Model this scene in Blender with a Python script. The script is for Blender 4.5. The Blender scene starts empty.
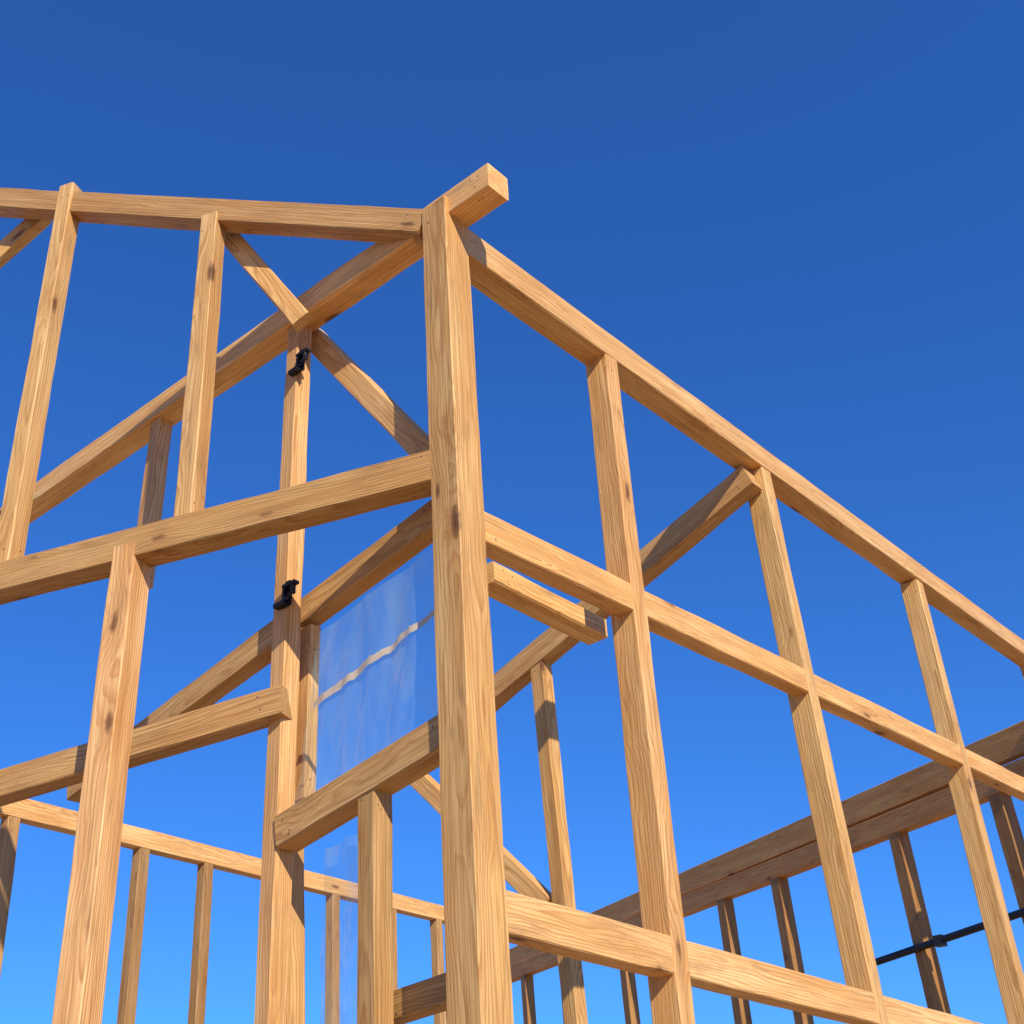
import bpy, math, random
from mathutils import Vector, Matrix, noise
random.seed(7)
scene=bpy.context.scene
# wall directions (horizontal normals)
NR=(0,1,0); NX=(1,0,0); NW=(.9305,.3662,0); NB=(-.1224,.9925,0); NF=(.931,-.363,0)
# name, start, end, width, depth, normal, tone (wood colour; for back studs also painted shade)  (metres; z up; house corner at the origin)
M=[
('corner_post',(-.015,0,5.647),(-.042,0,0),.15,.15,NR,.9),
('top_plate',(-.04,0,5.47),(8.27,0,5.566),.165,.14,NR,1.0),
('wall_post',(1.143,0,5.41),(.981,0,0),.10,.134,NR,1.0),
('wall_post',(2.696,0,5.41),(2.747,0,0),.10,.134,NR,.92),
('wall_post',(4.863,0,5.42),(4.631,0,0),.10,.134,NR,.97),
('wall_post',(7.25,0,5.47),(7.25,0,0),.10,.134,NR,.97),
('end_post',(8.22,0,5.5),(8.22,0,0),.14,.134,NR,.97),
('mid_rail',(.0,-.016,3.96),(8.2,-.016,4.176),.14,.094,NR,1.1),
('low_rail',(.0,-.016,2.496),(8.2,-.016,2.15),.14,.094,NR,1.1),
('ledger',(.52,.35,4.070),(1.337,.35,4.053),.10,.12,NR,1.15),
('rake_plate',(-.035,.089,5.598),(-1.263,3.209,7.175),.14,.10,NW,.72),
('left_rail',(-.03,.075,4.243),(-1.18,3.0,4.241),.15,.12,NW,.72),
('upper_stud',(-.820,2.043,6.698),(-.808,2.052,4.30),.09,.10,NW,.98),
('upper_stud',(-.473,1.161,6.092),(-.461,1.171,4.29),.09,.10,NW,.92),
('left_post',(-.560,1.423,4.232),(-.562,1.428,0),.12,.127,NW,1.1),
('left_post',(-1.15,2.92,6.95),(-1.15,2.92,0),.12,.11,NW,1.0),
('brace',(-.352,1.214,6.116),(-.183,.785,5.363),.10,.06,NW,.98),
('brace',(.12,1.078,5.624),(.12,.248,4.447),.11,.07,NX,1.0),
('brace',(-.804,2.363,6.747),(-1.079,3.061,6.179),.12,.06,NW,1.0),
('tie_beam',(0,-.320,5.615),(0,5.282,5.737),.14,.136,NX,1.16),
('inner_post',(0,1.034,5.603),(0,1.074,0),.09,.09,NX,.95),
('inner_stud',(0,2.216,5.65),(0,2.248,4.576),.09,.09,NX,1.0),
('inner_beam',(.12,.2,4.166),(.12,2.862,3.680),.13,.09,NX,.8),
('inner_beam',(0,1.008,2.990),(0,.04,3.152),.13,.11,NX,.8),
('inner_post',(.12,1.171,4.001),(.12,.991,0),.09,.086,NX,.88),
('inner_stud',(.12,1.031,3.935),(.12,1.042,3.159),.07,.06,NX,1.12),
('inner_rail',(-.027,.998,3.535),(-.764,2.871,3.358),.13,.10,NW,.74),
('short_post',(0,.499,3.053),(0,.522,0),.09,.094,NX,.68),
('short_rail',(.12,.607,2.282),(.12,.06,2.32),.1,.088,NX,.7),
('rafter',(2.58,-.02,5.327),(2.58,2.693,4.425),.16,.12,NX,.84),
('knee_brace',(2.58,2.888,4.325),(2.58,1.773,3.192),.12,.08,NX,1.12),
('back_post',(2.58,1.685,4.72),(2.58,1.599,0),.10,.10,NX,.84),
('back_rail',(.156,5.260,4.399),(6.871,6.088,4.409),.15,.1,NB,1.18),
('back_stud',(1.067,5.372,4.371),(1.163,5.384,0),.1,.09,NB,.72),  # low tones on the back studs paint their shade into the colour
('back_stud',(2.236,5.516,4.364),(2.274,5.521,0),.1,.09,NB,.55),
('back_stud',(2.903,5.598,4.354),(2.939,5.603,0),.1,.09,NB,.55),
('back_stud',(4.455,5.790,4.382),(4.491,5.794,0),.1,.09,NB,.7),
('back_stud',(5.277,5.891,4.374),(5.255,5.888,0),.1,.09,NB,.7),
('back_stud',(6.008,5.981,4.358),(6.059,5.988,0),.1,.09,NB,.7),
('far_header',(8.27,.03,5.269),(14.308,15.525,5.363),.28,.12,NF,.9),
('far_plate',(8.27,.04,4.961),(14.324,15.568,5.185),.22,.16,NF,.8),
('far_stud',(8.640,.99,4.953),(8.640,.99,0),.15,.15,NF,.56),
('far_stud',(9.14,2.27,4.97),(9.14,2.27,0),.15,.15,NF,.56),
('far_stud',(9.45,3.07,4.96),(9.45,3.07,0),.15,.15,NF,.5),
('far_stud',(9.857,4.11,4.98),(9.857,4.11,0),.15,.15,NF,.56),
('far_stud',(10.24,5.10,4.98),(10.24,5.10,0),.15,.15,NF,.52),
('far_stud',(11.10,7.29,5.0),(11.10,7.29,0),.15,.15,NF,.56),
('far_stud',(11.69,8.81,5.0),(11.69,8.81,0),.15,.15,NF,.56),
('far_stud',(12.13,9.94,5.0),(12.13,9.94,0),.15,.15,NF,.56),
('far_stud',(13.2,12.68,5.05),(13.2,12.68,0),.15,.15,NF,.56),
]
V=Vector
SH=[V((0,.843,3.809)),V((0,.14,3.935)),V((0,.14,3.14)),V((0,.98,3.05))]
ST=[V((.19,1.0,2.96)),V((.19,.729,2.98)),V((.19,.725,2.1)),V((.19,1.0,2.1))]
HK=[V((0,.946,5.289)),V((0,.981,4.028))]
PI=[V((9.403,2.946,3.711)),V((8.675,1.080,3.765))]; PC=V((9.039,2.012,3.734))

def nd(nt,t,**k):
    n=nt.nodes.new(t)
    for a,b in k.items(): setattr(n,a,b)
    return n
def wood():
    m=bpy.data.materials.new('pine_lumber'); m.use_nodes=True; nt=m.node_tree; L=nt.links.new
    bs=nt.nodes['Principled BSDF']
    def math_(op,a,b=None,c=None):
        n=nd(nt,'ShaderNodeMath',operation=op)
        for i,v in enumerate((a,b,c)):
            if v is None: continue
            if isinstance(v,(int,float)): n.inputs[i].default_value=v
            else: L(v,n.inputs[i])
        return n.outputs[0]
    def vmul(v,s):
        n=nd(nt,'ShaderNodeVectorMath',operation='MULTIPLY'); L(v,n.inputs[0]); n.inputs[1].default_value=s; return n.outputs[0]
    def noi(v,scale,det=3,rough=.5):
        n=nd(nt,'ShaderNodeTexNoise'); L(v,n.inputs['Vector']); n.inputs['Scale'].default_value=scale; n.inputs['Detail'].default_value=det; n.inputs['Roughness'].default_value=rough; return n.outputs['Fac']
    def ramp(f,stops):
        n=nd(nt,'ShaderNodeValToRGB'); L(f,n.inputs[0]); e=n.color_ramp.elements
        while len(e)<len(stops): e.new(.5)
        for k,(p,c) in zip(e,stops): k.position=p; k.color=(*c,1) if len(c)==3 else c
        return n.outputs[0]
    def mix(f,a,b,mode='MIX'):
        n=nd(nt,'ShaderNodeMix',data_type='RGBA',blend_type=mode)
        if isinstance(f,(int,float)): n.inputs[0].default_value=f
        else: L(f,n.inputs[0])
        for i,v in ((6,a),(7,b)):
            if isinstance(v,tuple): n.inputs[i].default_value=(*v,1)
            else: L(v,n.inputs[i])
        return n.outputs[2]
    tc=nd(nt,'ShaderNodeTexCoord'); oi=nd(nt,'ShaderNodeObjectInfo')
    rnd=oi.outputs['Random']
    r2=math_('FRACT',math_('MULTIPLY',rnd,17.3)); r3=math_('FRACT',math_('MULTIPLY',rnd,91.7))
    cb=nd(nt,'ShaderNodeCombineXYZ'); L(math_('MULTIPLY',rnd,37),cb.inputs[0]); L(math_('MULTIPLY',r2,11),cb.inputs[1]); L(math_('MULTIPLY',r3,13),cb.inputs[2])
    ad=nd(nt,'ShaderNodeVectorMath',operation='ADD'); L(tc.outputs['Object'],ad.inputs[0]); L(cb.outputs[0],ad.inputs[1]); v=ad.outputs[0]
    vo=nd(nt,'ShaderNodeTexVoronoi',feature='F1'); L(vmul(v,(2.0,6.0,6.0)),vo.inputs['Vector']); vo.inputs['Scale'].default_value=1.0
    cs=nd(nt,'ShaderNodeSeparateXYZ'); L(vo.outputs['Color'],cs.inputs[0])
    kd=math_('ADD',vo.outputs['Distance'],math_('MULTIPLY',math_('SUBTRACT',noi(v,28,2),.5),.10))
    kd=math_('ADD',kd,math_('MULTIPLY',math_('POWER',cs.outputs[0],1.5),.14))
    knot=ramp(kd,[(0,(1,1,1)),(.10,(.75,.75,.75)),(.17,(0,0,0))])
    halo=ramp(kd,[(0,(1,1,1)),(.16,(.6,.6,.6)),(.48,(0,0,0))])
    sp=nd(nt,'ShaderNodeSeparateXYZ'); L(tc.outputs['Object'],sp.inputs[0])
    yy=math_('ADD',sp.outputs[1],math_('MULTIPLY',math_('SUBTRACT',r2,.5),.16))
    zz=math_('ADD',sp.outputs[2],math_('MULTIPLY_ADD',r3,.12,.02))
    rad=math_('SQRT',math_('ADD',math_('MULTIPLY',yy,yy),math_('MULTIPLY',zz,zz)))
    rad=math_('ADD',rad,math_('MULTIPLY',noi(vmul(v,(1.1,6,6)),1,2),.11))
    rad=math_('ADD',rad,math_('MULTIPLY',halo,.04))
    ring=math_('FRACT',math_('MULTIPLY',rad,72))
    ringf=ramp(ring,[(0,(0,0,0)),(.45,(.2,.2,.2)),(.85,(1,1,1)),(1,(0,0,0))])
    fib=noi(vmul(v,(2,120,120)),1,4,.65)
    big=noi(vmul(v,(1.0,12,12)),1,3,.6)
    blot=noi(vmul(v,(2,9,9)),1,4,.6)
    base=mix(ramp(big,[(.3,(0,0,0)),(.7,(1,1,1))]),(.95,.605,.255),(.75,.375,.11))
    late=mix(r2,(.47,.18,.04),(.54,.225,.055))
    c=mix(math_('MULTIPLY',ringf,ramp(blot,[(.3,(.25,.25,.25)),(.7,(1,1,1))])),base,late)
    c=mix(math_('MULTIPLY',halo,.5),c,(.50,.20,.05))
    c=mix(ramp(fib,[(.3,(.8,.8,.8)),(.58,(0,0,0))]),c,(.44,.215,.07))
    c=mix(knot,c,(.13,.045,.015))
    sc=ramp(noi(vmul(v,(3,14,14)),1,5,.7),[(.55,(0,0,0)),(.74,(.6,.6,.6))])
    c=mix(sc,c,(.30,.165,.065))
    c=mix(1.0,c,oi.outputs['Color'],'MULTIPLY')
    L(c,bs.inputs['Base Color']); bs.inputs['Roughness'].default_value=.58
    bs.inputs['Specular IOR Level'].default_value=.3
    bp=nd(nt,'ShaderNodeBump'); bp.inputs['Strength'].default_value=.5; bp.inputs['Distance'].default_value=.004
    L(math_('ADD',math_('ADD',fib,math_('MULTIPLY',ringf,.3)),math_('MULTIPLY',sc,-.4)),bp.inputs['Height']); L(bp.outputs[0],bs.inputs['Normal'])
    return m
W=wood()
def simple(name,col,rough=.5,metal=0):
    m=bpy.data.materials.new(name); m.use_nodes=True; b=m.node_tree.nodes['Principled BSDF']
    b.inputs['Roughness'].default_value=rough; b.inputs['Metallic'].default_value=metal
    nt=m.node_tree; n=nd(nt,'ShaderNodeTexNoise'); n.inputs['Scale'].default_value=40
    mx=nd(nt,'ShaderNodeMix',data_type='RGBA'); nt.links.new(n.outputs['Fac'],mx.inputs[0]); mx.inputs[6].default_value=(*[c*.7 for c in col],1); mx.inputs[7].default_value=(*[min(1,c*1.3) for c in col],1)
    nt.links.new(mx.outputs[2],b.inputs['Base Color'])
    return m
STEEL=simple('nail_steel',(.16,.13,.1),.5,.3); BLACK=simple('black_steel',(.012,.012,.014),.45,.2)
nailv=[];nailf=[]
def nail(p,n,x):
    if random.random()<.45: return
    y=n.cross(x); b=len(nailv); r=.0042
    for k in range(8):
        a=k*math.pi/4; nailv.append(p+(x*math.cos(a)+y*math.sin(a))*r)
    nailv.append(p+n*.002)
    for k in range(8): nailf.append((b+k,b+(k+1)%8,b+8))
def beam(name,A,B,w,d,n,tone,parent):
    A=Vector(A);B=Vector(B);n=Vector(n).normalized()
    x=(B-A).normalized(); z=(n-x*n.dot(x)).normalized(); y=z.cross(x)
    L=(B-A).length; N=max(3,int(L/.08))
    sd=random.uniform(0,500); b1=random.uniform(-.006,.006)*min(L,3)/3; b2=random.uniform(-.002,.002)*min(L,3)/3; tw=random.uniform(-.012,.012)
    vs=[];fs=[]
    for i in range(N+1):
        s=i/N; cs=[.004+.009*max(0,noise.noise(Vector((sd+q*31,L*s*2.2,0))))+.003*max(0,noise.noise(Vector((sd+q*31,L*s*11,4)))) for q in range(4)]
        dw=.0018*noise.noise(Vector((sd,L*s*3,7))); W2=w/2+dw; D2=d/2+dw*.6
        prof=[(-W2+cs[0],-D2),(W2-cs[1],-D2),(W2,-D2+cs[1]),(W2,D2-cs[2]),(W2-cs[2],D2),(-W2+cs[3],D2),(-W2,D2-cs[3]),(-W2,-D2+cs[0])]
        a=tw*(s-.5); ca,sa=math.cos(a),math.sin(a); o1=b1*math.sin(math.pi*s); o2=b2*math.sin(math.pi*s)
        for (p,q) in prof: vs.append((L*s-L/2,p*ca-q*sa+o1,p*sa+q*ca+o2))
    for i in range(N):
        for j in range(8):
            k=(j+1)%8; fs.append((i*8+j,i*8+k,i*8+8+k,i*8+8+j))
    fs.append(tuple(range(7,-1,-1))); fs.append(tuple(N*8+j for j in range(8)))
    me=bpy.data.meshes.new(name); me.from_pydata(vs,[],fs); me.materials.append(W); me.update()
    o=bpy.data.objects.new(name,me); scene.collection.objects.link(o)
    mt=Matrix((x,y,z)).transposed().to_4x4(); mt.translation=(A+B)/2
    o.matrix_world=mt; o.parent=parent
    t=tone*random.uniform(.95,1.05); g1,b1_=(.84,.66) if name.startswith('far') else (1,1)  # far wall: warmer colour painted in to offset its blue shade
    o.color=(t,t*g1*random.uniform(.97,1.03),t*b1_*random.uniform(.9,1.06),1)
    for s in (.07,.10,L-.07):
        for q in (-.25,.25):
            if s<L:
                j=lambda a:random.uniform(-a,a)
                nail(A+x*(s+j(.03))+y*(w*q+j(.012))-z*(d/2+.001),-z,x)
                nail(A+x*(s+j(.03))+z*(d*q+j(.012))-y*(w/2+.001),-y,x)
                nail(A+x*(s+j(.03))+z*(d*q+j(.012))+y*(w/2+.001),y,x)
    return o
def meshobj(name,v,f,mat,parent=None,smooth=False):
    me=bpy.data.meshes.new(name); me.from_pydata([tuple(q) for q in v],[],f); me.materials.append(mat); me.update()
    if smooth:
        for p in me.polygons: p.use_smooth=True
    o=bpy.data.objects.new(name,me); scene.collection.objects.link(o); o.parent=parent; return o
def empty(n):
    e=bpy.data.objects.new(n,None); scene.collection.objects.link(e); return e
house=empty('timber_house_frame'); bw=empty('stud_wall'); fw=empty('stud_wall')
for m in M:
    beam(*m, bw if m[0] in('back_rail','back_stud') else fw if m[0].startswith('far') else house)
meshobj('nails',nailv,nailf,STEEL,house)
def tube(pts,r,name,parent,mat):
    cu=bpy.data.curves.new(name,'CURVE'); cu.dimensions='3D'; cu.bevel_depth=r; cu.bevel_resolution=3; cu.use_fill_caps=True
    s=cu.splines.new('POLY'); s.points.add(len(pts)-1)
    for k,p in zip(s.points,pts): k.co=(*p,1)
    cu.materials.append(mat); o=bpy.data.objects.new(name,cu); scene.collection.objects.link(o); o.parent=parent; return o
def bx(c,s,name,parent,mat):
    x,y,z=[q/2 for q in s]; v=[Vector(c)+Vector((a*x,b*y,d*z)) for a in(-1,1) for b in(-1,1) for d in(-1,1)]
    return meshobj(name,v,[(0,1,3,2),(4,6,7,5),(0,4,5,1),(2,3,7,6),(0,2,6,4),(1,5,7,3)],mat,parent)
for i,h in enumerate(HK):
    e=empty('metal_bracket'); p=h+Vector((-.052,.01,0))
    bx(p+Vector((.0,.0,-.01)),(.008,.06,.1),'plate',e,BLACK)
    bx(p+Vector((-.012,-.035,.03)),(.03,.08,.014),'arm',e,BLACK)
    bx(p+Vector((-.012,.025,-.045)),(.03,.07,.02),'foot',e,BLACK)
    bx(p+Vector((-.014,-.055,.005)),(.02,.014,.05),'tab',e,BLACK)
    pts=[p+Vector((-.02,-.03+.03*math.cos(a),.01+.034*math.sin(a))) for a in [q*math.pi/8 for q in range(-2,13)]]
    tube(pts,.006,'hook',e,BLACK)
    for q in (-.03,.0,.02): bx(p+Vector((-.009,q*.5,q)),(.012,.014,.014),'bolt',e,BLACK)
e=empty('steel_pipe'); u=(PI[1]-PI[0]).normalized(); off=Vector((-.12,0,0))
tube([PI[0]-u*.3+off,PI[1]+u*.8+off],.035,'tube',e,BLACK)
q=PC+off; bx(q,(.1,.09,.1),'clamp',e,BLACK)
def film():
    m=bpy.data.materials.new('clear_plastic_film'); m.use_nodes=True; nt=m.node_tree; L=nt.links.new
    for n in list(nt.nodes):
        if n.type!='OUTPUT_MATERIAL': nt.nodes.remove(n)
    out=nt.nodes[0]
    tr=nd(nt,'ShaderNodeBsdfTransparent'); tr.inputs[0].default_value=(.97,1,.99,1)
    df=nd(nt,'ShaderNodeBsdfDiffuse'); df.inputs[0].default_value=(.74,.93,.86,1)
    tl=nd(nt,'ShaderNodeBsdfTranslucent'); tl.inputs[0].default_value=(.74,.93,.86,1)
    gl=nd(nt,'ShaderNodeBsdfGlossy'); gl.inputs['Roughness'].default_value=.12
    a=nd(nt,'ShaderNodeMixShader'); a.inputs[0].default_value=.4; L(df.outputs[0],a.inputs[1]); L(tl.outputs[0],a.inputs[2])
    b=nd(nt,'ShaderNodeMixShader'); b.inputs[0].default_value=.3; L(a.outputs[0],b.inputs[1]); L(gl.outputs[0],b.inputs[2])
    tc=nd(nt,'ShaderNodeTexCoord'); mp=nd(nt,'ShaderNodeMapping'); mp.inputs['Scale'].default_value=(3,5,1.6); mp.inputs['Rotation'].default_value=(.7,0,0); L(tc.outputs['Object'],mp.inputs[0])
    n=nd(nt,'ShaderNodeTexNoise'); n.inputs['Scale'].default_value=1.5; n.inputs['Detail'].default_value=6; n.inputs['Distortion'].default_value=.4; L(mp.outputs[0],n.inputs['Vector'])
    r=nd(nt,'ShaderNodeMapRange'); r.inputs[1].default_value=.4; r.inputs[2].default_value=.8; r.inputs[3].default_value=.14; r.inputs[4].default_value=.5; L(n.outputs['Fac'],r.inputs[0])
    c=nd(nt,'ShaderNodeMixShader'); L(r.outputs[0],c.inputs[0]); L(tr.outputs[0],c.inputs[1]); L(b.outputs[0],c.inputs[2]); L(c.outputs[0],out.inputs[0])
    return m
FILM=film()
TAPE=simple('seam_tape',(.62,.5,.36),.35)
def sheet(name,q,off,parent,mat=FILM,amp=.02,nu=40,nv=46):
    v=[];f=[]
    for j in range(nv+1):
        for i in range(nu+1):
            s,t=i/nu,j/nv; p=q[0].lerp(q[1],s).lerp(q[3].lerp(q[2],s),t)
            d=amp*(noise.noise(Vector((p.y*9,p.z*2.2,3)))+.4*noise.noise(Vector((p.y*22+p.z*8,p.z*7,9)))+.12*noise.noise(Vector((p.y*50+p.z*30,p.z*12,19))))
            e=0
            if mat is TAPE: e=.012*noise.noise(Vector((p.y*14,5,5)))+.006*noise.noise(Vector((p.y*45,15,5+t*2)))
            v.append(p+Vector((off+d,0,e)))
    for j in range(nv):
        for i in range(nu):
            a=j*(nu+1)+i; f.append((a,a+1,a+nu+2,a+nu+1))
    return meshobj(name,v,f,mat,parent,True)
e=empty('plastic_sheet')
sheet('film',SH,.0,e); sheet('film_strip',ST,.0,e,amp=.03)
seam=[V((0,.852,3.496)),V((0,.15,3.65)),V((0,.15,3.622)),V((0,.852,3.462))]
sheet('seam',seam,-.012,e,TAPE,amp=.018,nu=60,nv=3)
bpy.ops.mesh.primitive_plane_add(size=4000); g=bpy.context.object; g.name='ground'
gm=simple('dirt',(.37,.25,.14),.95); g.data.materials.append(gm)
sd=Vector((-.38,-.82,.60)).normalized()
s=bpy.data.lights.new('sun','SUN'); s.energy=5; s.angle=math.radians(.5); s.color=(1,.92,.77)
so=bpy.data.objects.new('sun',s); scene.collection.objects.link(so); so.rotation_euler=sd.to_track_quat('Z','Y').to_euler()
w=bpy.data.worlds.new('World'); scene.world=w; w.use_nodes=True; nt=w.node_tree
sk=nd(nt,'ShaderNodeTexSky',sky_type='NISHITA'); sk.sun_disc=False
sk.sun_elevation=math.asin(sd.z); sk.sun_rotation=math.atan2(sd.x,sd.y); sk.ozone_density=4; sk.dust_density=.1; sk.air_density=1
gmn=nd(nt,'ShaderNodeGamma'); gmn.inputs[1].default_value=.86
mx=nd(nt,'ShaderNodeMix',data_type='RGBA',blend_type='MULTIPLY'); mx.inputs[0].default_value=1; mx.inputs[7].default_value=(.36,1.02,2.12,1)
nt.links.new(sk.outputs[0],gmn.inputs[0]); nt.links.new(gmn.outputs[0],mx.inputs[6]); nt.links.new(mx.outputs[2],nt.nodes['Background'].inputs[0]); nt.nodes['Background'].inputs[1].default_value=.1
cam=bpy.data.cameras.new('camera'); co=bpy.data.objects.new('camera',cam); scene.collection.objects.link(co)
cam.sensor_width=36; cam.lens=41.73; cam.clip_end=6000
mt=Matrix(((.6566,-.7515,-.0648),(-.3536,-.3826,.8538),(-.6662,-.5374,-.5165))).transposed().to_4x4(); mt.translation=(-2.98,-2.66,1.6); co.matrix_world=mt
scene.camera=co
scene.view_settings.view_transform='Standard'
